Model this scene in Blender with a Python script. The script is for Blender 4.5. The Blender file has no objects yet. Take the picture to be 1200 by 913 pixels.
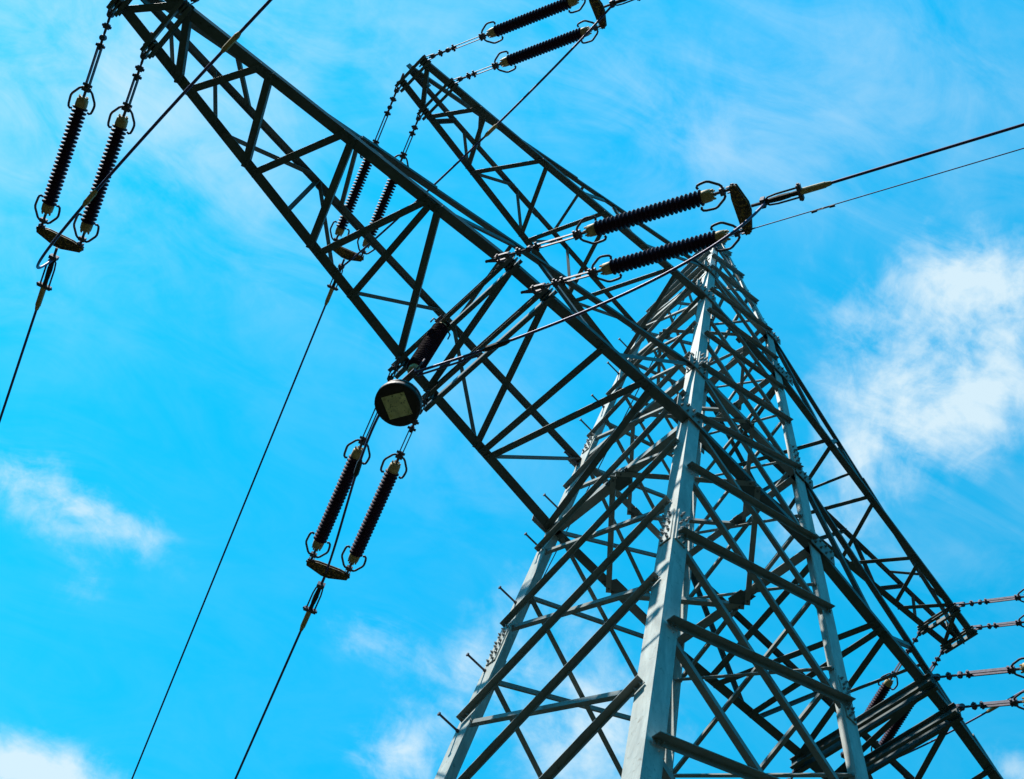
import bpy, bmesh, math, random
from mathutils import Vector, Matrix
random.seed(7)
D = bpy.data
SC = bpy.context.scene
COL = SC.collection
V = Vector

# ------------------------------------------------------------------ camera
S = 1.2                     # metres per model unit
Z0 = 15.75                  # height of the lower crossarm above the ground (m)
def W(p):                   # tower units (z = 0 at the lower crossarm) -> metres
    return V((p[0]*S, p[1]*S, p[2]*S + Z0))

R = Matrix(((0.69817561, -0.69368058, 0.1770821),
            (0.69591219, 0.59949304, -0.39536605),
            (0.16809827, 0.39926853, 0.90129219)))
CAMP = W((-4.603, -5.078, -11.79))
cd = D.cameras.new('camera'); cam = D.objects.new('camera', cd); COL.objects.link(cam)
cd.sensor_width = 36; cd.lens = 36*1495.4/1200; cd.clip_start = .05; cd.clip_end = 6000
m = Matrix.Identity(4)
for i in range(3):
    m[i][0] = R[0][i]; m[i][1] = -R[1][i]; m[i][2] = -R[2][i]; m[i][3] = CAMP[i]
cam.matrix_world = m
SC.camera = cam
def pix_dir(u, v):          # direction of the sky seen at a photo pixel (used to say where clouds stand)
    c = V((u-600, v-456.5, 1495.4)).normalized()
    return (R.transposed() @ c).normalized()

# ------------------------------------------------------------------ light and sky
SUN = V((-0.53, 0.05, 0.85)).normalized()
sl = D.lights.new('sun', 'SUN'); so = D.objects.new('sun', sl); COL.objects.link(so)
sl.energy = 3.6; sl.angle = math.radians(.5); sl.color = (1, .96, .88)
so.rotation_euler = SUN.to_track_quat('Z', 'Y').to_euler()
so.location = (-60, 10, 80)

SC.view_settings.view_transform = 'Standard'
SC.view_settings.look = 'None'
SC.view_settings.gamma = 1
SC.view_settings.exposure = .9
SC.view_settings.use_curve_mapping = False

world = D.worlds.new('World'); SC.world = world; world.use_nodes = True
nt = world.node_tree; nt.nodes.clear()
class N:
    def __init__(s, nt): s.nt = nt
    def n(s, t, **k):
        x = s.nt.nodes.new(t)
        for a, b in k.items(): setattr(x, a, b)
        return x
    def link(s, a, b): s.nt.links.new(a, b)
    def put(s, sock, v):
        if hasattr(v, 'is_linked') or hasattr(v, 'links'): s.link(v, sock)
        else: sock.default_value = v
    def math(s, op, a, b=0.0, c=0.0, clamp=False):
        x = s.n('ShaderNodeMath', operation=op); x.use_clamp = clamp
        s.put(x.inputs[0], a); s.put(x.inputs[1], b)
        if op in ('MULTIPLY_ADD',): s.put(x.inputs[2], c)
        return x.outputs[0]
    def vmath(s, op, a, b):
        x = s.n('ShaderNodeVectorMath', operation=op); s.put(x.inputs[0], a); s.put(x.inputs[1], b)
        return x.outputs['Value'] if op == 'DOT_PRODUCT' else x.outputs[0]
    def mix(s, f, a, b, mode='MIX'):
        x = s.n('ShaderNodeMix', data_type='RGBA', blend_type=mode)
        s.put(x.inputs[0], f); s.put(x.inputs[6], a); s.put(x.inputs[7], b); return x.outputs[2]
    def noise(s, vec, scale, detail=5, rough=.55, dist=0.0):
        x = s.n('ShaderNodeTexNoise'); s.put(x.inputs['Vector'], vec)
        x.inputs['Scale'].default_value = scale; x.inputs['Detail'].default_value = detail
        x.inputs['Roughness'].default_value = rough; x.inputs['Distortion'].default_value = dist
        return x.outputs['Fac']
    def ramp(s, f, stops):
        x = s.n('ShaderNodeValToRGB'); s.put(x.inputs[0], f)
        e = x.color_ramp.elements
        while len(e) < len(stops): e.new(.5)
        for q, (p, c) in zip(e, stops): q.position = p; q.color = c if len(c) == 4 else (*c, 1)
        return x.outputs[0]
    def smooth(s, f, a, b):
        x = s.n('ShaderNodeMapRange', interpolation_type='SMOOTHSTEP'); s.put(x.inputs[0], f)
        x.inputs[1].default_value = a; x.inputs[2].default_value = b; return x.outputs[0]
w = N(nt)
sky = w.n('ShaderNodeTexSky', sky_type='NISHITA'); sky.sun_disc = False
sky.sun_elevation = math.asin(SUN.z); sky.sun_rotation = math.atan2(SUN.x, SUN.y)
sky.air_density = 1.0; sky.dust_density = 0.0; sky.ozone_density = 1.5
SKY_TINT = (.02, 1.22, 1.22, 1)
SKY_STR = .15
tinted = w.mix(1.0, sky.outputs[0], SKY_TINT, 'MULTIPLY')
tc = w.n('ShaderNodeTexCoord').outputs['Generated']
def tangent(d):
    a = V((0, 0, 1)).cross(d).normalized(); return a
def blob(u, v, ru, rv, rotdeg, weight):
    # one cloud: its direction in the sky, its angular half-sizes and tilt
    d = pix_dir(u, v)
    du = (pix_dir(u+10, v)-d); du = (du - d*du.dot(d)).normalized(); dv = d.cross(du)
    t = math.radians(rotdeg)
    a = du*math.cos(t)+dv*math.sin(t); b = -du*math.sin(t)+dv*math.cos(t)
    qa = w.math('MULTIPLY', w.vmath('DOT_PRODUCT', tc, tuple(a/(ru/1495))), 1)
    qa = w.math('SUBTRACT', qa, a.dot(d)/(ru/1495)); qa = w.math('POWER', w.math('ABSOLUTE', qa), 2)
    qb = w.vmath('DOT_PRODUCT', tc, tuple(b/(rv/1495)))
    qb = w.math('POWER', w.math('ABSOLUTE', qb), 2)
    q = w.math('ADD', qa, qb)
    g = w.math('EXPONENT', w.math('MULTIPLY', q, -1.0))
    front = w.math('GREATER_THAN', w.vmath('DOT_PRODUCT', tc, tuple(d)), 0)
    return w.math('MULTIPLY', w.math('MULTIPLY', g, front), weight)
BLOBS = [(1095, 405, 125, 110, 35, .62), (1175, 330, 80, 60, 20, .45), (1030, 520, 95, 60, 20, .38),
         (1150, 470, 70, 55, 20, .35),
         (55, 580, 115, 46, 24, .46), (20, 560, 60, 26, 10, .25), (135, 612, 55, 22, 25, .34), (75, 640, 30, 25, 60, .18), (95, 690, 40, 25, 0, .14),
         (40, 905, 80, 32, 12, .95), (475, 880, 60, 45, -20, .60), (560, 790, 80, 60, 20, .30), (700, 850, 110, 90, 0, .50),
         (640, 700, 90, 60, 0, .25), (960, 640, 90, 60, 30, .42), (1190, 905, 40, 25, 0, .5), (430, 745, 60, 35, 10, .3)]
VEILS = [
         (40, 80, 200, 210, 20, .50), (260, 170, 150, 90, 60, .26), (780, 150, 200, 80, 20, .28), (430, 50, 220, 90, 0, .27),
         (560, 500, 90, 90, 0, .20), (1000, 90, 280, 130, 10, .30), (1160, 650, 120, 90, 0, .16), (400, 330, 220, 120, 30, .10)]
def total(L):
    d = None
    for bdef in L:
        g = blob(*bdef); d = g if d is None else w.math('ADD', d, g)
    return d
dens = total(BLOBS); thin = total(VEILS)
# wind-drawn texture: coordinates compressed along the drift so that the noise pulls out into streaks
dr = (pix_dir(700, 500)-pix_dir(600, 456)).normalized(); cd_ = pix_dir(600, 456); cr_ = cd_.cross(dr).normalized()
cx = w.n('ShaderNodeCombineXYZ')
w.link(w.math('MULTIPLY', w.vmath('DOT_PRODUCT', tc, tuple(dr)), .42), cx.inputs[0])
w.link(w.vmath('DOT_PRODUCT', tc, tuple(cr_)), cx.inputs[1]); w.link(w.vmath('DOT_PRODUCT', tc, tuple(cd_)), cx.inputs[2])
n1 = w.noise(tc, 11.0, 10, .6, .5)
n2 = w.noise(cx.outputs[0], 17.0, 10, .64, 1.0)
n3 = w.noise(tc, 34.0, 6, .62, .5)
tex = w.math('ADD', w.math('MULTIPLY', w.math('SUBTRACT', n1, .5), 1.9), w.math('MULTIPLY', w.math('SUBTRACT', n2, .5), .8))
tex = w.math('ADD', tex, w.math('MULTIPLY', w.math('SUBTRACT', n3, .5), 1.0))
cl = w.math('ADD', w.math('MULTIPLY', dens, .92), w.math('MULTIPLY', tex, w.math('ADD', w.math('MULTIPLY', w.math('POWER', dens, .5), .88), .10)))
cover = w.smooth(cl, .12, .92)
mottle = w.math('ADD', w.math('MULTIPLY', n1, .6), w.math('MULTIPLY', n2, .7))       # thin high haze, softly mottled
veil = w.math('MULTIPLY', w.smooth(mottle, .40, .95), w.math('MULTIPLY_ADD', thin, 1.25, .05))
veil = w.math('ADD', veil, w.math('MULTIPLY', w.smooth(n2, .42, .8), w.math('MULTIPLY', dens, .25)))
cover = w.math('MULTIPLY', w.math('ADD', cover, veil, clamp=True), .88)
CLOUD = (2.75, 3.3, 3.55, 1)
skyc = w.mix(cover, tinted, CLOUD)
bg = w.n('ShaderNodeBackground'); w.link(skyc, bg.inputs[0]); bg.inputs[1].default_value = SKY_STR
out = w.n('ShaderNodeOutputWorld'); w.link(bg.outputs[0], out.inputs[0])

# ------------------------------------------------------------------ materials
MATS = {}
def mat(name, base, rough=.5, metal=0.0, var=.25, scale=6.0, spots=None, bump=0.0, spec=.5, streak=False):
    mt = D.materials.new(name); mt.use_nodes = True
    t = N(mt.node_tree); b = mt.node_tree.nodes['Principled BSDF']
    co = t.n('ShaderNodeTexCoord').outputs['Object']
    if streak:
        mp = t.n('ShaderNodeMapping'); t.link(co, mp.inputs[0]); mp.inputs['Scale'].default_value = (3, 3, .6); co2 = mp.outputs[0]
    else: co2 = co
    n1 = t.noise(co2, scale, 8, .65, .5)
    dk = tuple(c*(1-var) for c in base); lt = tuple(min(1, c*(1+var*.7)) for c in base)
    c = t.ramp(n1, [(.3, dk), (.7, lt)])
    if spots:
        n2 = t.noise(co, scale*4.5, 8, .7, .8)
        c = t.mix(t.smooth(n2, spots[1], spots[1]+.12), c, (*spots[0], 1))
    t.link(c, b.inputs['Base Color'])
    r = t.noise(co, scale*3, 4)
    t.link(t.math('MULTIPLY_ADD', r, .25, rough-.12), b.inputs['Roughness'])
    b.inputs['Metallic'].default_value = metal
    b.inputs['Specular IOR Level'].default_value = spec
    if bump:
        bp = t.n('ShaderNodeBump'); bp.inputs['Strength'].default_value = bump; bp.inputs['Distance'].default_value = .004
        t.link(t.noise(co, scale*8, 6), bp.inputs['Height']); t.link(bp.outputs[0], b.inputs['Normal'])
    MATS[name] = mt
    return mt
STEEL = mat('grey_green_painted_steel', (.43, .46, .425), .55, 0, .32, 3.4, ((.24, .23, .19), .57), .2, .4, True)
BRACE = mat('shade_darkened_bracing_steel', (.27, .30, .29), .6, 0, .22, 2.4, ((.15, .15, .13), .6), .15, .2)  # same paint as the legs, base colour darkened to imitate shaded undersides
ARMST = mat('shade_darkened_green_steel', (.115, .145, .145), .55, 0, .28, 2.4, ((.045, .045, .04), .62), .15, .2)  # leg paint again, shade under the crossarms put into its base colour
GALV = mat('weathered_galvanised_fittings', (.13, .115, .145), .68, .15, .35, 14, ((.09, .05, .035), .58), .1, .3)
BOLT = mat('grey_bolt_heads', (.30, .31, .31), .6, .2, .25, 20)
GLAZE = mat('dark_brown_porcelain_glaze', (.048, .021, .042), .6, 0, .35, 10, None, 0, .08)
CAPM = mat('ochre_weathered_cap', (.58, .40, .16), .65, 0, .35, 22, ((.12, .07, .04), .56), .2)
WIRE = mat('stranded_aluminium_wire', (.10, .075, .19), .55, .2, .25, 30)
RUST = mat('brown_rusted_plate', (.085, .055, .035), .7, .2, .5, 9, ((.50, .30, .07), .49), .2)
IRON = mat('dark_cast_iron_weight', (.035, .026, .024), .6, .2, .35, 12, ((.10, .05, .04), .6), .2)
PLATE = mat('lichen_stained_square_plate', (.78, .72, .36), .7, 0, .4, 7, ((.13, .11, .05), .54), .1)
CONC = mat('pale_concrete_footing', (.36, .35, .32), .85, 0, .2, 5, None, .3)
GRASS = mat('darkened_grass', (.011, .016, .008), .95, 0, .4, .8, ((.016, .015, .011), .6), .4, .1)  # unseen ground, darkened to cut the light it bounces up onto the steel

# ------------------------------------------------------------------ mesh helpers
def mobj(name, bm, material, parent=None, smooth=False):
    me = D.meshes.new(name)
    bmesh.ops.recalc_face_normals(bm, faces=bm.faces)
    bm.to_mesh(me); bm.free()
    if smooth:
        for f in me.polygons: f.use_smooth = True
    mats = material if isinstance(material, (list, tuple)) else [material]
    for q in mats: me.materials.append(q)
    o = D.objects.new(name, me); COL.objects.link(o)
    if parent: o.parent = parent
    return o
def empty(name, label=None, cat=None, group=None, mw=None):
    o = D.objects.new(name, None); COL.objects.link(o); o.empty_display_size = .2
    if mw is not None: o.matrix_world = mw
    tag(o, label, cat, group); return o
def tag(o, label=None, cat=None, group=None, kind=None):
    if label: o['label'] = label
    if cat: o['category'] = cat
    if group: o['group'] = group
    if kind: o['kind'] = kind
    return o
def bridge(bm, r0, r1, cap=True, mi=0):
    a = [bm.verts.new(p) for p in r0]; b = [bm.verts.new(p) for p in r1]; n = len(a)
    for i in range(n):
        f = bm.faces.new((a[i], a[(i+1) % n], b[(i+1) % n], b[i])); f.material_index = mi
    if cap:
        for r in (a[::-1], b):
            f = bm.faces.new(r); f.material_index = mi
def frame(axis, u):
    ax = axis.normalized(); uu = (u - ax*u.dot(ax)).normalized(); return ax, uu
def angle(bm, p, q, u, v, a, b, t):
    """rolled L section, corner on the line p-q, flanges along u (length a) and v (length b); metres"""
    ax = (q-p).normalized(); uu = (u-ax*u.dot(ax)).normalized(); vv = v-ax*v.dot(ax); vv = (vv-uu*vv.dot(uu)).normalized()
    prof = [(0, 0), (a, 0), (a, t), (t, t), (t, b), (0, b)]
    bridge(bm, [p+uu*x+vv*y for x, y in prof], [q+uu*x+vv*y for x, y in prof])
def channel(bm, p, q, u, v, h, wd, t):
    """U section: web of height h along u, flanges of width wd along v"""
    ax = (q-p).normalized(); uu = (u-ax*u.dot(ax)).normalized(); vv = ax.cross(uu); vv = vv if vv.dot(v) > 0 else -vv
    prof = [(-h/2, 0), (h/2, 0), (h/2, wd), (h/2-t, wd), (h/2-t, t), (-h/2+t, t), (-h/2+t, wd), (-h/2, wd)]
    bridge(bm, [p+uu*x+vv*y for x, y in prof], [q+uu*x+vv*y for x, y in prof])
def slab(bm, c, u, v, n, hu, hv, th, mi=0):
    u = u.normalized(); v = (v-u*v.dot(u)).normalized(); n2 = u.cross(v); n2 = n2 if n2.dot(n) > 0 else -n2
    r = [c+u*x*hu+v*y*hv for x, y in ((-1, -1), (1, -1), (1, 1), (-1, 1))]
    bridge(bm, [p-n2*th/2 for p in r], [p+n2*th/2 for p in r], True, mi)
def poly(bm, pts, n, th, mi=0):
    bridge(bm, [p-n*th/2 for p in pts], [p+n*th/2 for p in pts], True, mi)
def cyl(bm, p, q, r0, r1=None, seg=8, mi=0):
    r1 = r0 if r1 is None else r1
    ax = (q-p).normalized(); u = ax.orthogonal().normalized(); v = ax.cross(u)
    f = lambda c, r: [c+(u*math.cos(2*math.pi*i/seg)+v*math.sin(2*math.pi*i/seg))*r for i in range(seg)]
    bridge(bm, f(p, r0), f(q, r1), True, mi)
def tube(bm, pts, r, seg=7, mi=0):
    """continuous tube along a polyline"""
    rings = []; up = None
    for i, p in enumerate(pts):
        d = (pts[min(i+1, len(pts)-1)]-pts[max(i-1, 0)]).normalized()
        if up is None: up = d.orthogonal().normalized()
        up = (up-d*up.dot(d)).normalized(); v = d.cross(up)
        rings.append([bm.verts.new(p+(up*math.cos(2*math.pi*k/seg)+v*math.sin(2*math.pi*k/seg))*r) for k in range(seg)])
    for a, b in zip(rings, rings[1:]):
        for k in range(seg):
            f = bm.faces.new((a[k], a[(k+1) % seg], b[(k+1) % seg], b[k])); f.material_index = mi; f.smooth = True
    bm.faces.new(rings[0][::-1]).material_index = mi; bm.faces.new(rings[-1]).material_index = mi
def lathe(bm, prof, seg=18, mi=0):
    """(z, r) profile about local Z"""
    rings = []
    for z, r in prof:
        rings.append([bm.verts.new((r*math.cos(2*math.pi*k/seg), r*math.sin(2*math.pi*k/seg), z)) for k in range(seg)])
    for a, b in zip(rings, rings[1:]):
        for k in range(seg):
            f = bm.faces.new((a[k], a[(k+1) % seg], b[(k+1) % seg], b[k])); f.material_index = mi; f.smooth = True
    bm.faces.new(rings[0][::-1]).material_index = mi; bm.faces.new(rings[-1]).material_index = mi
def bolt(bm, p, n, r=.017, h=.022):
    cyl(bm, p, p+n*h, r, r*.95, 6); cyl(bm, p+n*h, p+n*(h+.014), r*.5, r*.5, 6)
def hull(pts, n):      # order points around their centre in the plane with normal n
    c = sum(pts, V())/len(pts); u = n.orthogonal().normalized(); v = n.cross(u)
    return sorted(pts, key=lambda p: math.atan2((p-c).dot(v), (p-c).dot(u)))

# ------------------------------------------------------------------ ground
bm = bmesh.new()
bmesh.ops.create_grid(bm, x_segments=150, y_segments=150, size=3000)
for v_ in bm.verts:
    d_ = v_.co.length
    e_ = max(0, min(1, (d_-330)/420)); e_ = e_*e_*(3-2*e_)      # unseen slopes added all round to keep low skylight off the steel
    v_.co.z = e_*(.52+.07*math.sin(math.atan2(v_.co.y, v_.co.x)*5)+.03*math.sin(v_.co.x*.013+v_.co.y*.009))*min(d_, 1500)*.9
tag(mobj('ground', bm, GRASS), kind='structure')

# ------------------------------------------------------------------ the pylon
TP = .049; WY = 1.013; Z1T = 1.649; Z2 = 4.669; Z3 = 6.138; Z4 = 10.8
GROUND = -Z0/S
def hw(z): return 1-TP*z
SIGN = {'A': (-1, -1), 'B': (-1, 1), 'C': (1, -1), 'D': (1, 1)}
def leg(s, z):
    sx, sy = SIGN[s]
    if z <= Z3: return V((sx*hw(z), sy*hw(z)*WY, z))
    k = (z-Z3)/(Z4-Z3); x = hw(Z3)*(1-k)+.09*k
    return V((sx*x, sy*x*(WY*(1-k)+k), z))
FACES = {'west': ('A', 'B', V((-1, 0, 0))), 'south': ('A', 'C', V((0, -1, 0))),
         'north': ('B', 'D', V((0, 1, 0))), 'east': ('C', 'D', V((1, 0, 0)))}
pylon = empty('lattice_pylon', 'grey green lattice steel pylon with two crossarms standing against the blue sky', 'pylon')
LEGW = lambda z: .20 if z < Z1T else (.165 if z < Z3 else .11)
UPV = V((0, 0, 1))

# legs
PEGZ = [-11.0, -10.1, -9.2, -8.3, -7.4, -6.1, -5.2, -4.35, -3.47, -2.62, -1.5, -.45, .42, 1.5, 2.42, 3.18, 4.31, 5.22, 6.0]
for s in 'ABCD':
    sx, sy = SIGN[s]; ux = V((-sx, 0, 0)); uy = V((0, -sy, 0))
    bm = bmesh.new()
    SPL = {'A': (-2.45, 1.95), 'B': (-2.25, 2.1), 'C': (-2.55, 2.0), 'D': (-2.4, 2.0)}[s]
    for za, zb, a, t in ((GROUND+.15, SPL[0], .20, .022), (SPL[0], SPL[1], .19, .02), (SPL[1], Z3+.05, .16, .016)):
        d = V((sx, sy, 0)).normalized()*0
        angle(bm, W(leg(s, za))+d, W(leg(s, zb))+d, ux, uy, a, a, t)
    lg = mobj('leg', bm, STEEL, pylon)
    for zc in SPL:                                        # bolted splice: cover plates and rows of bolt heads
        bm = bmesh.new(); bm2 = bmesh.new()
        for (fu, nn) in ((ux, V((0, sy, 0))), (uy, V((sx, 0, 0)))):
            p = W(leg(s, zc-.28)); q = W(leg(s, zc+.28)); a = .165
            ax = (q-p).normalized(); fu2 = (fu-ax*fu.dot(ax)).normalized()
            slab(bm, (p+q)/2+fu2*.098+nn*.008, ax, fu2, nn, (q-p).length/2, .072, .014)
            for k in range(8):
                for o in (.06, .13):
                    c = p+(q-p)*((k+.5)/8)+fu2*(o+.02*(k % 2))+nn*.0155
                    bolt(bm2, c, nn, .0155, .02)
        sp = mobj('splice_plate', bm, STEEL, lg); tag(mobj('bolt_row', bm2, BOLT, lg), kind='stuff')
    if s == 'B':                                          # step bolts up one leg
        for z in PEGZ:
            bm = bmesh.new(); p = W(leg(s, z))+V((0, -.05, 0))
            cyl(bm, p-V((.0, 0, 0)), p+V((-.26, 0, .0)), .0125, .0125, 7)
            cyl(bm, p+V((-.26, 0, 0)), p+V((-.275, 0, 0)), .022, .022, 7)
            cyl(bm, p+V((-.002, 0, 0)), p+V((-.022, 0, 0)), .02, .02, 6)
            mobj('step_bolt', bm, GALV, lg)
    bm = bmesh.new(); f = W(leg(s, GROUND)); f.z = 0
    lathe_p = [(-.3, .42), (.10, .42), (.16, .38), (.30, .34), (.34, .30)]
    lathe(bm, lathe_p, 20); bmesh.ops.translate(bm, verts=bm.verts, vec=f); mobj('concrete_footing', bm, CONC, pylon)

# face lattice
def face_bar(bm, P, Q, n, outside, wd=.078, t=.008, ends=True, nb=2):
    """one bracing angle lying on a tower face; outside bars carry their lip along the upper edge pointing outward"""
    p, q = W(P), W(Q); ax = (q-p).normalized()
    inpl = n.cross(ax).normalized()
    if inpl.z > 0: inpl = -inpl                            # flange hangs down from the upper edge
    off = n*(.016 if outside else -.024)
    if outside: angle(bm, p+off-inpl*wd*.5, q+off-inpl*wd*.5, inpl, n, wd*.85, wd*1.25, t)
    else:
        wd *= .9; angle(bm, p+off+inpl*wd*.5, q+off+inpl*wd*.5, -inpl, -n, wd, wd, t)
    for e, s_ in ((p, 1), (q, -1)):
        for k in range(nb):
            c = e+ax*s_*(.035+.06*k)+off+(n*.002 if not outside else n*(-.0))+inpl*wd*.08
            if outside: bolt(bm, c+n*t, n, .013, .014)
            else: bolt(bm, c, n, .013, .014)
WZ = [-11.6, -9.6, -7.85, -6.3, -4.84, -3.37, -1.95, -.55, .85, 2.2, 3.5, 4.669, Z3]
SZ = [-12.4, -10.5, -8.6, -7.0, -5.5, -4.08, -2.63, -1.22, .08, 1.69, 2.98, 4.02, 5.05, Z3]
low = bmesh.new()
def inset(s, t_, z, d):                                    # a joint on leg s, d units in towards leg t_
    a = leg(s, z); b = leg(t_, z); return a+(b-a).normalized()*d
for fname, (l, r, n) in FACES.items():
    zs = WZ if fname in ('west', 'east') else SZ
    for za, zb in zip(zs, zs[1:]):
        wd = .088 if za < -2 else (.080 if za < 2 else .07)
        wd *= .65 if fname in ('west', 'east') else .8
        hi = zb
        # the outside bar rises towards A on the west face, and away from A on the south face; the rest follow by symmetry
        first = {'west': (r, l), 'south': (l, r), 'east': (l, r), 'north': (r, l)}[fname]
        first = {'west': ('B', 'A'), 'south': ('A', 'C'), 'north': ('B', 'D'), 'east': ('D', 'C')}[fname]
        o_, i_ = first
        if hi <= -6.2:
            face_bar(low, inset(o_, i_, za, .07), inset(i_, o_, zb, .07), n, True, wd)
            face_bar(low, inset(i_, o_, za, .10), inset(o_, i_, zb, .10), n, False, wd)
        else:
            bm = bmesh.new(); face_bar(bm, inset(o_, i_, za, .05), inset(i_, o_, zb, .07), n, True, wd); mobj('diagonal_brace', bm, BRACE, pylon)
            bm = bmesh.new(); face_bar(bm, inset(i_, o_, za, .10), inset(o_, i_, zb, .10), n, False, wd); mobj('diagonal_brace', bm, BRACE, pylon)
tag(mobj('base_bracing', low, BRACE, pylon), kind='stuff')

# horizontal rings at the crossarm levels and diaphragm diamonds inside them
def ring_level(z, wd, both=True, sides=('west', 'east')):
    for fname in sides:
        l, r, n = FACES[fname]
        bm = bmesh.new(); p = W(inset(l, r, z, .03)); q = W(inset(r, l, z, .03))
        angle(bm, p-n*.026+UPV*.0, q-n*.026, V((0, 0, 1)), -n, wd, wd, .012)
        mobj('horizontal_strut', bm, BRACE, pylon)
ring_level(0, .12); ring_level(Z1T, .10, sides=('west', 'east', 'south', 'north')); ring_level(Z2, .10); ring_level(Z3, .10, sides=('west', 'east', 'south', 'north'))
def diamond(z, wd, gus):
    mids = {f: (leg(a, z)+leg(b, z))/2 for f, (a, b, n) in FACES.items()}
    for a, b in (('west', 'south'), ('south', 'east'), ('east', 'north'), ('north', 'west')):
        bm = bmesh.new(); p, q = W(mids[a]), W(mids[b]); ax = (q-p).normalized()
        angle(bm, p+V((0, 0, -.03)), q+V((0, 0, -.03)), ax.cross(UPV), UPV, wd, wd, .01)
        mobj('diaphragm_strut', bm, BRACE, pylon)
    for f in mids:
        n = FACES[f][2]; tdir = UPV.cross(n)
        bm = bmesh.new(); c = W(mids[f])-n*.10+V((0, 0, -.012))
        pts = [c+tdir*x+n*y for x, y in ((-gus, .10), (gus, .10), (gus*.55, -gus*.5), (-gus*.55, -gus*.5))]
        poly(bm, hull(pts, UPV), UPV, .012)
        for x in (-.7, -.35, 0, .35, .7): bolt(bm, c+tdir*gus*x+n*.08-UPV*.006, -UPV, .016)
        mobj('gusset_plate', bm, ARMST, pylon)
diamond(0, .07, .19); diamond(Z1T, .055, .08); diamond(Z2, .055, .08)

# peak above the upper crossarm
bm = bmesh.new()
for s in 'ABCD':
    sx, sy = SIGN[s]
    angle(bm, W(leg(s, Z3+.05)), W(leg(s, Z4)), V((-sx, 0, 0)), V((0, -sy, 0)), .11, .11, .012)
slab(bm, W((0, 0, Z4+.01)), V((1, 0, 0)), V((0, 1, 0)), UPV, .16, .16, .02)
for sy in (-1, 1): slab(bm, W((.05, sy*.12, Z4-.08)), V((1, 0, 0)), UPV, V((0, 1, 0)), .07, .10, .02)
peak = mobj('peak', bm, STEEL, pylon)
PZS = [Z3, 7.5, 8.75, 9.97, 10.6]; PZW = [Z3, 6.8, 8.1, 9.35, 10.35]
for fname, (l, r, n) in FACES.items():
    o_, i_ = {'west': ('B', 'A'), 'south': ('A', 'C'), 'north': ('B', 'D'), 'east': ('D', 'C')}[fname]
    PZ = PZW if fname in ('west', 'east') else PZS
    for k, (za, zb) in enumerate(zip(PZ, PZ[1:])):
        wd = .066-.004*k
        bm = bmesh.new(); face_bar(bm, leg(o_, za), leg(i_, zb), n, True, wd); mobj('peak_brace', bm, BRACE, peak)
        bm = bmesh.new(); face_bar(bm, leg(i_, za), leg(o_, zb), n, False, wd); mobj('peak_brace', bm, BRACE, peak)

# ------------------------------------------------------------------ crossarms
LOW = dict(z=0, zt=Z1T, tip=7.79, xs=[hw(0), 3.366, 7.755], ys=[hw(0)*WY, .82, .222], ct=(.03, .05), cb=.13, tb=.11,
           beams=[(2.91, .175), (3.366, .175), (7.25, .09), (7.73, .09)])
UPP = dict(z=Z2, zt=Z3, tip=5.63, xs=[hw(Z2), 5.596], ys=[hw(Z2)*WY, .23], ct=(.04, -.03), cb=.11, tb=.095,
           beams=[(5.12, .085), (5.575, .085)])
def interp(x, xs, ys):
    if x <= xs[0]: return ys[0]
    for i in range(len(xs)-1):
        if x <= xs[i+1]:
            k = (x-xs[i])/(xs[i+1]-xs[i]); return ys[i]*(1-k)+ys[i+1]*k
    k = (x-xs[-2])/(xs[-1]-xs[-2]); return ys[-2]*(1-k)+ys[-1]*k
def bot(A, x, sy, side):       # point on a bottom chord (x = distance out along the arm)
    return V((side*x, sy*interp(x, A['xs'], A['ys']), A['z']))
def top(A, x, sy, side):       # point on a top chord
    x0 = hw(A['zt']); k = (x-x0)/(A['tip']-x0)
    return V((side*x, sy*(x0*WY*(1-k)+A['ct'][0]*k), A['zt']*(1-k)+(A['z']+A['ct'][1]+.08)*k))
def flat_bar(bm, P, Q, wd, lip, below=.014):
    """bracing bar in the bottom plane: flange flat under the chords, lip standing up"""
    p, q = W(P)-UPV*below, W(Q)-UPV*below; ax = (q-p).normalized(); s_ = UPV.cross(ax).normalized(); s_ = s_ if s_.x < 0 else -s_
    angle(bm, p-s_*wd/2, q-s_*wd/2, s_, UPV, wd, wd, .008)
    for e, k in ((p, 1), (q, -1)):
        for j in (0, 1): bolt(bm, e+ax*k*(.03+.055*j), -UPV, .012, .013)
def side_bar(bm, P, Q, sy, wd):
    p, q = W(P), W(Q); n = V((0, sy, 0)); ax = (q-p).normalized(); inp = ax.cross(n).normalized()
    angle(bm, p-inp*wd/2-n*.02, q-inp*wd/2-n*.02, inp, -n, wd, wd, .007)
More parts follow.
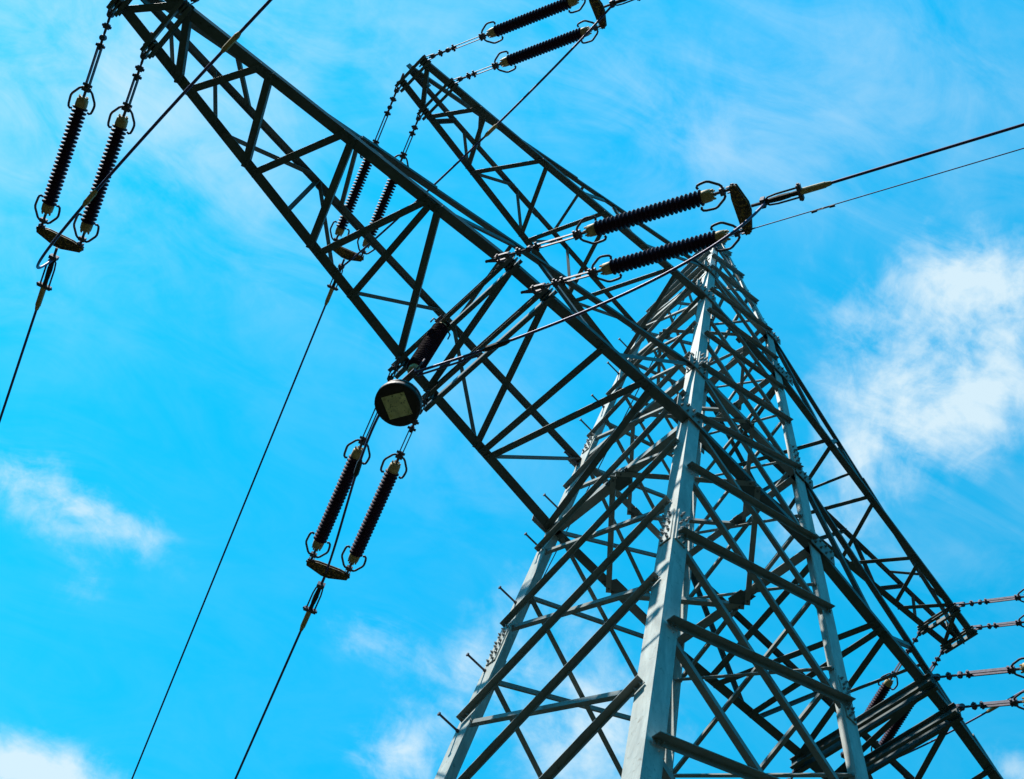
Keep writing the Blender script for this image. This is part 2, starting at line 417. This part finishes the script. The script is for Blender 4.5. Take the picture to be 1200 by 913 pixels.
def build_arm(A, side, name, label, zigP, zigM, extra, sideP, sideM):
    """zigP / zigM: distances of the bottom-plane joints on the two chords; 'plus' chord follows sy*side rotation"""
    f = -side                  # right-hand arms are the left-hand ones turned half round
    z = A['z']; bm = bmesh.new(); a = A['cb']
    for sy in (-1, 1):
        n = V((0, sy, 0))
        # bottom chord goes right through the tower to its middle, corner outside, lips inward and up
        pts = [V((0, sy*hw(z)*WY, z))]+[V((side*x, sy*y, z)) for x, y in zip(A['xs'], A['ys'])]
        pts[-1] = bot(A, A['tip'], sy, side)
        for p, q in zip(pts, pts[1:]):
            angle(bm, W(p)+n*.012, W(q)+n*.012, -n, UPV, a, a*.62, .013)
        p = top(A, hw(A['zt'])-.1, sy, side); q = top(A, A['tip'], sy, side)
        t_ = A['tb']*.8
        angle(bm, W(p)+n*.012, W(q)+n*.012, -n, -UPV, t_, t_*.62, .011)
        # lapped splice on the top chord
        xm = A['tip']*.62
        angle(bm, W(top(A, xm-.45, sy, side))+n*.026+UPV*.014, W(top(A, xm+.45, sy, side))+n*.026+UPV*.014, -n, -UPV, t_*1.05, t_*.66, .013)
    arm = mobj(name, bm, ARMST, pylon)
    if label: arm['label'] = label
    for x, h in A['beams']:
        bm = bmesh.new()
        ext = .09 if h > .11 else .05
        p = bot(A, x, -1, side)-V((0, ext, 0)); q = bot(A, x, 1, side)+V((0, ext, 0))
        off = UPV*(-h*.5-.004)
        for dx in (-1, 1):
            channel(bm, W(p)+off+V((dx*.034, 0, 0)), W(q)+off+V((dx*.034, 0, 0)), UPV, V((dx, 0, 0)), h, .05 if h > .11 else .045, .009)
        for e, sg in ((p, -1), (q, 1)):
            slab(bm, W(e)+off+V((0, -sg*.09, 0)), V((0, 1, 0)), UPV, V((1, 0, 0)), .09, h*.36, .022)
        mobj('cross_beam', bm, ARMST, arm)
    def br(P, Q, wd=.075, lip=1, below=.014):
        bm = bmesh.new(); flat_bar(bm, P, Q, wd, lip, below); mobj('arm_brace', bm, ARMST, arm)
    k = 0
    for (xa, sa), (xb, sb) in extra:
        br(bot(A, xa, sa*f, side), bot(A, xb, sb*f, side), .085 if A is LOW else .07, 1 if k % 2 else -1, .014+.010*(k % 2)); k += 1
    for sy, L in ((1, sideP), (-1, sideM)):
        for (ka, xa), (kb, xb) in L:
            P = (top if ka == 't' else bot)(A, xa, sy*f, side); Q = (top if kb == 't' else bot)(A, xb, sy*f, side)
            bm = bmesh.new(); side_bar(bm, P, Q, sy*f, .06); mobj('arm_brace', bm, ARMST, arm)
    # top plane struts
    for x in ([6.7, 5.3, 3.4] if A is LOW else [4.6, 2.9]):
        bm = bmesh.new(); P = top(A, x, -1, side); Q = top(A, x*.93, 1, side); flat_bar(bm, P, Q, .05, 1, .02); mobj('arm_brace', bm, ARMST, arm)
    # gusset plates at the joints and the tip
    for x, sy in [(xx, s_) for pr_ in extra for xx, s_ in pr_]:
        pass
    bm = bmesh.new()
    c = W((side*(A['tip']-.12), 0, z))+UPV*.10
    slab(bm, c, V((1, 0, 0)), UPV, V((0, 1, 0)), .24, .10, .016)
    for k in range(6): bolt(bm, c+V((side*(-.18+.07*k), -.008, .03*(k % 2))), V((0, -1, 0)), .016)
    mobj('gusset_plate', bm, ARMST, arm)
    for sy in (-1, 1):
        n = V((0, sy, 0)); bm = bmesh.new()
        c = W((side*(hw(z)+.02), sy*hw(z)*WY, z))+n*.03+UPV*.10
        slab(bm, c, V((1, 0, 0)), UPV, n, .22, .15, .012)
        for i in range(4):
            for j in range(2): bolt(bm, c+V((-.15+.1*i, 0, -.08+.16*j))+n*.006, n, .017)
        mobj('gusset_plate', bm, BRACE, arm); bm = bmesh.new()
        c = W((side*(hw(A['zt'])-.02), sy*hw(A['zt'])*WY, A['zt']))+n*.03-UPV*.03
        slab(bm, c, V((1, 0, 0)), UPV, n, .18, .12, .012)
        for i in range(3):
            for j in range(2): bolt(bm, c+V((-.1+.1*i, 0, -.06+.12*j))+n*.006, n, .016)
        mobj('gusset_plate', bm, BRACE, arm)
    return arm
P_, M_ = 1, -1
low_extra = [((7.70, P_), (7.27, M_)), ((7.23, M_), (6.86, P_)), ((6.76, P_), (6.36, M_)), ((6.28, M_), (5.86, P_)), ((5.77, P_), (5.37, M_)), ((5.30, M_), (4.86, P_)),
             ((4.77, P_), (4.36, M_)), ((4.33, M_), (4.22, P_)), ((4.26, M_), (3.42, P_)), ((3.33, M_), (2.98, P_)), ((2.88, M_), (2.19, P_)), ((2.11, P_), (2.12, M_)), ((2.03, P_), (1.58, M_)), ((1.50, M_), (1.02, P_))]
low_side = [(('t', 7.3), ('b', 6.95)), (('t', 6.72), ('b', 6.32)), (('b', 6.24), ('t', 5.40)), (('t', 5.26), ('b', 4.5)), (('b', 4.3), ('t', 3.42)), (('t', 3.16), ('b', 2.2)), (('b', 2.05), ('t', .95)), (('b', 5.27), ('t', 5.3))]
low_sideM = [(('t', 7.3), ('b', 6.95)), (('t', 6.42), ('b', 6.30)), (('b', 6.2), ('t', 5.32)), (('b', 5.35), ('t', 5.25)), (('t', 5.18), ('b', 4.4)), (('b', 4.25), ('t', 3.3)), (('t', 3.05), ('b', 2.2)), (('b', 2.0), ('t', .98))]
up_extra = [((5.54, M_), (5.16, P_)), ((5.06, P_), (4.63, M_)), ((4.57, M_), (4.20, P_)), ((4.14, P_), (3.58, M_)), ((3.52, M_), (3.05, P_)), ((2.97, P_), (2.52, M_)), ((2.45, M_), (2.0, P_)), ((1.92, P_), (1.36, M_)), ((1.28, M_), (.82, P_))]
up_side = [(('t', 4.75), ('b', 4.95)), (('t', 4.6), ('b', 4.22)), (('b', 4.12), ('t', 3.6)), (('t', 3.5), ('b', 3.05)), (('b', 2.97), ('t', 2.5)), (('t', 2.4), ('b', 1.95)), (('b', 1.9), ('t', .8))]
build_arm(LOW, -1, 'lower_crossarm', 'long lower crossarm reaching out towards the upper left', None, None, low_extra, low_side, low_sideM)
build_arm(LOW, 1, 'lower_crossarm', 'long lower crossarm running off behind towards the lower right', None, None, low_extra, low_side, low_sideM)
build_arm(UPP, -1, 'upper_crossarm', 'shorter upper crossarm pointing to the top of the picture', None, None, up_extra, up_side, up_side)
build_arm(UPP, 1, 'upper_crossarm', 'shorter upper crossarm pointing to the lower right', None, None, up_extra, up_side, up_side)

# ------------------------------------------------------------------ insulators
DP = V((.40, 1, -.15)).normalized(); DM = V((.42, -1, -.20)).normalized()
def string_frame(o, d):            # local Z along the string, local X sideways and level
    z = d.normalized(); x = UPV.cross(z).normalized(); y = z.cross(x)
    mw = Matrix((x, y, z)).transposed().to_4x4(); mw.translation = o; return mw
def make_string(kind):
    """strain insulator along +Z from its shackle; kind 1 = long link chain, 2 = short"""
    c0 = (.90 if kind == 1 else .68)*S      # horn pivot
    root = empty('strain_insulator')
    # chain of shackles, eyes and an extension link
    bm = bmesh.new()
    cyl(bm, V((-.05, 0, .02)), V((.05, 0, .02)), .014, .014, 8)
    cyl(bm, V((0, 0, -.15)), V((0, 0, .03)), .017, .017, 8)
    for dx in (-.03, .03): slab(bm, V((dx, 0, .07)), V((0, 0, 1)), V((0, 1, 0)), V((1, 0, 0)), .08, .026, .012)
    zs = .15
    nod = [.15, .29, .43] if kind == 1 else [.15, .30]
    for k, zz in enumerate(nod):
        cyl(bm, V((0, 0, zz-.02)), V((0, 0, zz+.09)), .016, .016, 8)
        ax = V((1, 0, 0)) if k % 2 else V((0, 1, 0))
        cyl(bm, V((0, 0, zz))-ax*.055, V((0, 0, zz))+ax*.055, .017, .017, 8)
        cyl(bm, V((0, 0, zz))-ax*.032, V((0, 0, zz))+ax*.032, .036, .036, 10)
        zs = zz+.09
    cyl(bm, V((0, 0, .08)), V((0, 0, zs+.06)), .0135, .0135, 8)
    e = c0-.05
    for dx in (-.021, .021):
        slab(bm, V((dx, 0, (zs+e)/2)), V((0, 0, 1)), V((0, 1, 0)), V((1, 0, 0)), (e-zs)/2+.02, .027, .012)
    for zz in (zs+.01, e-.01): cyl(bm, V((-.055, 0, zz)), V((.055, 0, zz)), .018, .018, 8); 
    cyl(bm, V((0, 0, e-.03)), V((0, 0, c0+.10)), .018, .018, 8)
    slab(bm, V((0, 0, c0-.01)), V((1, 0, 0)), V((0, 1, 0)), V((0, 0, 1)), .045, .03, .05)
    mobj('link_chain', bm, GALV, root)
    z1, z2 = c0+.09, c0+.09+1.34*S*.94      # outside faces of the caps
    cap = .125
    for a, s_ in ((z1, 1), (z2, -1)):
        bm = bmesh.new()
        prof = [(0, .028), (.02, .052), (.03, .068), (.10, .072), (cap, .068), (cap+.01, .05)]
        lathe(bm, [(a+s_*zz, r) for zz, r in prof], 16)
        for k in range(6):
            an = k*math.pi/3; c = V((.05*math.cos(an), .05*math.sin(an), a+s_*.018)); cyl(bm, c, c-V((0, 0, s_*.03)), .011, .011, 6)
        mobj('end_cap', bm, CAPM, root)
    bm = bmesh.new(); prof = []
    za, zb = z1+cap-.01, z2-cap+.01; n_ = 25; pit = (zb-za)/n_
    prof.append((za, .045))
    for i in range(n_):
        z_ = za+i*pit
        prof += [(z_+.10*pit, .046), (z_+.38*pit, .089), (z_+.52*pit, .092), (z_+.64*pit, .086), (z_+.86*pit, .048)]
    prof.append((zb, .045))
    lathe(bm, prof, 22); mobj('ribbed_rod', bm, GLAZE, root)
    for a, s_ in ((c0, 1), (z2+.10, -1)):
        for sx in (-1, 1):                  # each arcing horn: out, back along the rod, hooked in at its end
            bm = bmesh.new(); lw = .235 if sx > 0 else .205
            pts = [(0, 0), (.03, -.012), (.06, -.01), (.085, .01), (.145, .10), (.155, .13), (.155, .16), (.150, lw), (.142, lw+.03), (.122, lw+.045), (.10, lw+.035)]
            tube(bm, [V((sx*x, (.006 if sx > 0 else -.004), a+s_*zz)) for x, zz in pts], .0145, 8)
            mobj('arcing_horn', bm, GALV, root)
    bm = bmesh.new()
    cyl(bm, V((0, 0, z2-.02)), V((0, 0, z2+.19)), .017, .017, 8)
    slab(bm, V((0, 0, z2+.10)), V((1, 0, 0)), V((0, 1, 0)), V((0, 0, 1)), .04, .03, .05)
    for dx in (-.03, .03): slab(bm, V((dx, 0, z2+.20)), V((0, 0, 1)), V((0, 1, 0)), V((1, 0, 0)), .05, .024, .01)
    cyl(bm, V((-.055, 0, z2+.225)), V((.055, 0, z2+.225)), .014, .014, 8)
    mobj('end_fitting', bm, GALV, root)
    return root, z2+.225
proto1, LEN1 = make_string(1); proto2, LEN2 = make_string(2)
used = set()
def copy_tree(o, parent=None):
    c = o.copy(); COL.objects.link(c)
    if parent: c.parent = parent
    for ch in [x for x in D.objects if x.parent == o]: copy_tree(ch, c)
    return c
def place(proto, mw, label, group):
    o = proto if proto not in used else copy_tree(proto)
    used.add(proto); o.matrix_world = mw; tag(o, label, 'insulator', group); return o
YK = 0
def make_yoke(name, mw, pa, pb, d, label):
    """yoke plate between the two string ends, with the fork and dead-end clamp that grip the conductor"""
    root = empty('yoke_plate', label, 'yoke plate', 'yoke plates at the conductor ends of the insulator pairs', mw)
    inv = mw.inverted(); a, b = inv @ pa, inv @ pb
    mid = (a+b)/2; e = (b-a).normalized(); zz = V((0, 0, 1)); n = e.cross(zz).normalized()
    L = (b-a).length/2
    bm = bmesh.new()
    pts = [mid-e*(L+.05)-zz*.03, mid-e*(L+.03)+zz*.04, mid-e*.05+zz*.105, mid+e*.05+zz*.105, mid+e*(L+.03)+zz*.04, mid+e*(L+.05)-zz*.03, mid+e*L*.6-zz*.055, mid-e*L*.6-zz*.055]
    for s_ in (-1, 1): poly(bm, [p+n*.026*s_ for p in pts], n, .012)
    for p in (a, b, mid+zz*.075): cyl(bm, p-n*.055, p+n*.055, .017, .017, 8)
    mobj('plate', bm, RUST, root)
    bm = bmesh.new(); q = mid+zz*.12
    cyl(bm, q, q+zz*.16, .018, .018, 8); slab(bm, q+zz*.13, e, n, zz, .05, .045, .045)
    for s_ in (-1, 1):
        tube(bm, [q+zz*.13, q+e*s_*.045+zz*.19, q+e*s_*.055+zz*.28, q+e*s_*.055+zz*.52], .011, 7)
    slab(bm, q+zz*.53, e, n, zz, .085, .03, .045); cyl(bm, q+zz*.53-e*.1, q+zz*.53+e*.1, .015, .015, 8)
    mobj('fork_strap', bm, GALV, root)
    bm = bmesh.new()
    cyl(bm, q+zz*.16, q+zz*.30, .026, .034, 10); cyl(bm, q+zz*.30, q+zz*.42, .036, .03, 8)
    cyl(bm, q+zz*.42, q+zz*.56, .026, .03, 10)
    for k in range(3): cyl(bm, q+zz*(.2+.08*k)-n*.045, q+zz*(.2+.08*k)+n*.045, .012, .012, 6)
    mobj('clamp_body', bm, IRON, root)
    bm = bmesh.new(); cyl(bm, q+zz*.54, q+zz*.80, .036, .034, 12); cyl(bm, q+zz*.80, q+zz*.86, .03, .022, 12)
    mobj('dead_end_sleeve', bm, CAPM, root)
    return root, mw @ (q+zz*.84), mw @ (q+zz*.16)
def wire_path(p, d, L, N_=70, k2=None):
    """conductor leaving p along d, sagging to the next tower L metres away"""
    h = V((d.x, d.y, 0)); hl = h.length; h /= hl; sl_ = d.z/hl; pts = []
    for i in range(N_+1):
        s_ = L*(i/N_)**2.2; pts.append(p+h*s_+UPV*(sl_*s_-sl_*s_*s_/L))
    return pts
CP = V((.40, 1, -.15)).normalized(); CM = V((.44, -1, -.07)).normalized()
def bez(p, q, c1, c2, n=40):
    o = []
    for i in range(n+1):
        t = i/n; o.append(p*(1-t)**3+c1*3*t*(1-t)**2+c2*3*t*t*(1-t)+q*t**3)
    return o
ENDS = {}
GRP = 'strain insulators between the crossarms and the wires'
def pair(key, A, side, xs, sy, off, names, yl, wl):
    d = DP if sy > 0 else DM
    o = V((off[0], 0, off[1]))
    # the outer attachment of the pair has the long chain on the left arm's side; the other the short chain
    pl = W(bot(A, xs[0], sy, side)+o)+V((0, sy*.0, 0)); ps = W(bot(A, xs[1], sy, side)+o)
    m1, m2 = string_frame(pl, d), string_frame(ps, d)
    place(proto1, m1, names[0], GRP); place(proto2, m2, names[1], GRP)
    ea, eb = pl+d*LEN1, ps+d*LEN2
    if off[1] < -.05:                                   # plates that drop the strings below the ends of their cross beams
        for e, x in ((pl, xs[0]), (ps, xs[1])):
            b0 = W(bot(A, x, sy, side))+V((0, sy*.06, -.05)); bm = bmesh.new(); ax = b0-(e-d*.12)
            slab(bm, (b0+e-d*.12)/2, ax, V((1, 0, 0)), V((0, 1, 0)), ax.length/2+.02, .016, .012)
            mobj('hanger_plate', bm, GALV, pylon)
    mw = string_frame((ea+eb)/2, d)
    root, we, jq = make_yoke('yoke', mw, ea, eb, d, yl)
    ENDS[key] = (we, jq, d)
    c = CP if sy > 0 else CM
    bm = bmesh.new(); tube(bm, wire_path(we-d*.06, V((c.x, c.y, c.z)), 280), .0165, 7)
    tag(mobj('conductor', bm, WIRE), wl, 'wire', 'line conductors leaving the pylon')
pair('LL+', LOW, -1, (7.73, 7.25), 1, (-.06, .03),
     ('ribbed insulator farthest left, hung from the very tip of the lower crossarm', 'ribbed insulator second from the left, crossed by the long jumper wire'),
     'dark yoke plate joining the two insulators at the far left', 'conductor running down from the leftmost yoke plate to the left edge')
pair('UL+', UPP, -1, (5.575, 5.12), 1, (-.05, .04),
     ('ribbed insulator seen behind the lower crossarm, the left one of its pair', 'ribbed insulator seen behind the lower crossarm, the right one of its pair'),
     'dark yoke plate half hidden behind the lower crossarm, below the upper arm tip', 'left one of the two conductors running down to the bottom edge')
pair('LI+', LOW, -1, (3.366, 2.91), 1, (-.036, -.175),
     ('left ribbed insulator below the round counterweight, with a wire lying along it', 'ribbed insulator below the round counterweight, the right one with no wire along it'),
     'dark yoke plate hanging below the round counterweight', 'conductor running to the bottom edge from the yoke plate under the counterweight')
pair('UL-', UPP, -1, (5.575, 5.12), -1, (-.02, .03),
     ('ribbed insulator cut by the top edge, upper of the pair off the upper arm', 'ribbed insulator near the top edge, lower of the pair off the upper arm'),
     'brown yoke plate cut by the top edge beside the upper arm insulators', 'conductor leaving over the top edge from the pair off the upper arm tip')
pair('LI-', LOW, -1, (3.366, 2.91), -1, (-.15, -.226),
     ('ribbed insulator above the tower top, upper of the pair with ochre caps', 'ribbed insulator just in front of the tower top, lower of the pair with ochre caps'),
     'brown and ochre yoke plate right of the tower top', 'upper conductor running to the right edge from the ochre yoke plate')
pair('UR-', UPP, 1, (5.12, 5.575), -1, (0, .04),
     ('insulator on the right edge, topmost of the four fixed to the arm tips', 'insulator on the right edge, second from the top of four'),
     'yoke plate beyond the right edge, off the upper crossarm', 'conductor beyond the right edge, off the upper crossarm')
pair('LR-', LOW, 1, (2.91, 3.366), -1, (0, .04),
     ('insulator on the right edge, third from the top of four', 'insulator on the right edge, lowest of four'),
     'yoke plate beyond the right edge, off the lower crossarm', 'conductor beyond the right edge, off the lower crossarm')
pair('UR+', UPP, 1, (5.12, 5.575), 1, (.04, .07),
     ('dark insulator behind the right lower crossarm, its ochre cap showing above the beams', 'purple brown insulator behind the right lower crossarm, crossed by the beams'),
     'yoke plate hidden behind the beams of the right lower crossarm', 'conductor behind the right lower crossarm, running to the bottom edge')
pair('LL-', LOW, -1, (7.73, 7.25), -1, (-.03, .03),
     ('insulator above the top edge off the lower crossarm tip, outer one', 'insulator above the top edge off the lower crossarm tip, inner one'),
     'yoke plate above the top edge off the lower crossarm tip', 'conductor above the top edge off the lower crossarm tip')
pair('LR+', LOW, 1, (2.91, 3.366), 1, (0, -.10),
     ('insulator behind the right hand leg at the bottom edge, nearer the tower', 'insulator behind the right hand leg at the bottom edge, farther out'),
     'yoke plate below the bottom edge, behind the right hand leg', 'conductor below the bottom edge, behind the right hand leg')

# jumper wires under the arms
def connector(bm, p, d, r=.03, L=.09):
    cyl(bm, p-d*L, p+d*L, r, r, 8); cyl(bm, p-d*L*1.5, p-d*L, r*.6, r, 8); cyl(bm, p+d*L, p+d*L*1.5, r, r*.6, 8)
def jumper(key, drop, label, conn, al=.9, sx=0):
    (a, qa, da), (b, qb, db) = ENDS[key+'+'], ENDS[key+'-']
    c1 = qa-da*al+UPV*-drop[0]+V((sx, 0, 0)); c2 = qb-db*al+UPV*-drop[1]+V((sx, 0, 0))
    pts = bez(qa, qb, c1, c2, 60)
    root = empty('jumper_wire', label, 'wire', 'jumper wires looping under the crossarms', Matrix.Translation(qa))
    bm = bmesh.new(); tube(bm, [p-qa for p in pts], .0165, 8); mobj('wire', bm, WIRE, root)
    for t in conn:
        i = int(t*60); bm = bmesh.new(); dd = (pts[i+1]-pts[i]).normalized(); connector(bm, pts[i]-qa, dd); mobj('connector_sleeve', bm, CAPM, root)
    return root
jumper('LL', (2.7, 1.5), 'long jumper wire crossing in front of the two leftmost insulators', (.371, .638), .3, .3)
jumper('UL', (.45, .75), 'jumper wire passing under the tip of the upper crossarm', (.572,), 1.3, .6)
jumper('UR', (1.3, 1.3), 'jumper wire under the right end of the upper crossarm', (.5,))
jumper('LR', (1.6, 1.6), 'jumper wire under the right lower crossarm at the bottom right corner', (.5,))

# jumper support insulator and counterweight under the left lower crossarm
JT = V((-3.385, .13, -.10)); JB = -1.36
jr = empty('jumper_insulator', 'short ribbed insulator hanging upright under the lower crossarm, seen from below with a round counterweight', 'insulator', None, Matrix.Translation(W(JT)))
def jl(dx, dy, z): return V((dx*S, dy*S, (z-JT.z)*S))
bm = bmesh.new()
prof = []; za, zb = -.16, (JB-JT.z)*S+.12; n_ = 24; pit = (zb-za)/n_
prof.append((za, .05))
for i in range(n_):
    z_ = za+i*pit; prof += [(z_+.1*pit, .05), (z_+.38*pit, .098), (z_+.52*pit, .101), (z_+.64*pit, .095), (z_+.86*pit, .052)]
prof.append((zb, .05)); lathe(bm, prof, 22); mobj('ribbed_rod', bm, GLAZE, jr)
for a, s_ in ((-.04, -1), (zb-.12, 1)):
    bm = bmesh.new(); lathe(bm, [(a, .03), (a+s_*.03, .062), (a+s_*.09, .066), (a+s_*.125, .06), (a+s_*.135, .05)], 16); mobj('end_cap', bm, CAPM, jr)
bm = bmesh.new(); cyl(bm, V((0, 0, .03)), V((0, 0, -.06)), .02, .02, 8); slab(bm, V((0, 0, .03)), V((1, 0, 0)), V((0, 1, 0)), UPV, .1, .06, .016)
for s_ in (-1, 1):
    cyl(bm, V((s_*.075, 0, .02)), V((s_*.075, 0, .09)), .01, .01, 6)
    tube(bm, [V((0, 0, -.03)), V((s_*.07, 0, -.02)), V((s_*.14, 0, -.07)), V((s_*.145, 0, -.2))], .0095, 7)
zl = zb-.12
mobj('hanger_fittings', bm, GALV, jr); bm = bmesh.new()
cyl(bm, V((0, 0, zl+.01)), V((0, 0, zl-.16)), .02, .02, 8); slab(bm, V((0, 0, zl-.12)), V((0, 1, 0)), V((1, 0, 0)), UPV, .11, .035, .05)
for s_ in (-1, 1): tube(bm, [V((0, 0, zl-.03)), V((0, s_*.09, zl-.04)), V((0, s_*.15, zl+.03)), V((0, s_*.15, zl+.15))], .0095, 7)
mobj('suspension_clamp', bm, GALV, jr)
zw = (-1.99-JT.z)*S
bm = bmesh.new(); o = V((.07*S, 0, 0))
lathe(bm, [(zw, .225), (zw+.012, .248), (zw+.07, .252), (zw+.085, .222), (zw+.10, .222), (zw+.11, .24), (zw+.15, .237), (zw+.165, .19), (zw+.17, .05), (zw+.30, .03)], 36)
bmesh.ops.translate(bm, verts=bm.verts, vec=V((.06, .02, 0)))
cw = mobj('counterweight', bm, IRON, jr)
bm = bmesh.new()
slab(bm, V((.06, .02, zw-.006)), V((math.cos(.45), math.sin(.45), 0)), V((-math.sin(.45), math.cos(.45), 0)), UPV, .13, .13, .010)
for sx_ in (-1, 1):
    for sy_ in (-1, 1):
        c = V((.06, .02, zw-.011))+V((math.cos(.45), math.sin(.45), 0))*sx_*.1+V((-math.sin(.45), math.cos(.45), 0))*sy_*.1; bolt(bm, c, -UPV, .012, .012)
mobj('square_plate', bm, PLATE, cw)
# inner jumper: from one clamp, along the string, under the support insulator, and back up to the other clamp
CL = W(JT)+V((0, 0, zl-.13))
(a, qa, da), (b, qb, db) = ENDS['LI+'], ENDS['LI-']
jw = empty('jumper_wire', 'jumper wire carried by the hanging insulator with the round counterweight', 'wire', 'jumper wires looping under the crossarms', Matrix.Translation(CL))
bm = bmesh.new()
p1 = bez(qa, CL+V((0, .10, -.02)), qa-da*.9, CL+V((0, .95, .30)), 36)
p2 = bez(CL+V((0, -.10, -.02)), qb, CL+V((.5, -.95, .40)), qb-db*.6-UPV*2.1, 36)
tube(bm, [p-CL for p in p1], .0155, 8); tube(bm, [p-CL for p in p2], .0155, 8)
tube(bm, [p-CL+V((.04, 0, -.02)) for p in p2[:8]], .012, 8)
mobj('wire', bm, WIRE, jw)
for pts, i in ((p1, 20), (p2, 9)):
    bm = bmesh.new(); dd = (pts[i+1]-pts[i]).normalized(); connector(bm, pts[i]-CL, dd, .034, .11); mobj('connector_sleeve', bm, IRON, jw)

# earth wires from the peak
for d, lab in ((V((.44, -1, -.07)), 'lower thin wire running to the right edge from the tower top'), (V((.40, 1, -.15)), 'thin earth wire running down behind the tower from its top')):
    bm = bmesh.new(); p = W((.03, (.18 if d.y > 0 else -.18), Z4-.05)); d.normalize()
    e = UPV.cross(d).normalized(); g = p+d*.12
    cyl(bm, p-d*.1, g, .014, .014, 8)
    for s_ in (-1, 1): tube(bm, [g, g+d*.06+e*.035*s_, g+d*.22+e*.035*s_, g+d*.62], .010, 6)
    tube(bm, wire_path(g+d*.55, d, 280), .0125, 7)
    ew = tag(mobj('earth_wire', bm, WIRE), lab, 'wire')
    if d.y < 0:
        bm = bmesh.new(); c = g+d*2.05
        cyl(bm, c, c-UPV*.07, .014, .014, 8); tube(bm, [c-d*.17-UPV*.075, c-UPV*.07, c+d*.17-UPV*.075], .008, 6)
        for s_ in (-1, 1): cyl(bm, c+d*s_*.13-UPV*.075, c+d*s_*.25-UPV*.075, .026, .032, 8)
        mobj('vibration_damper', bm, IRON, ew)
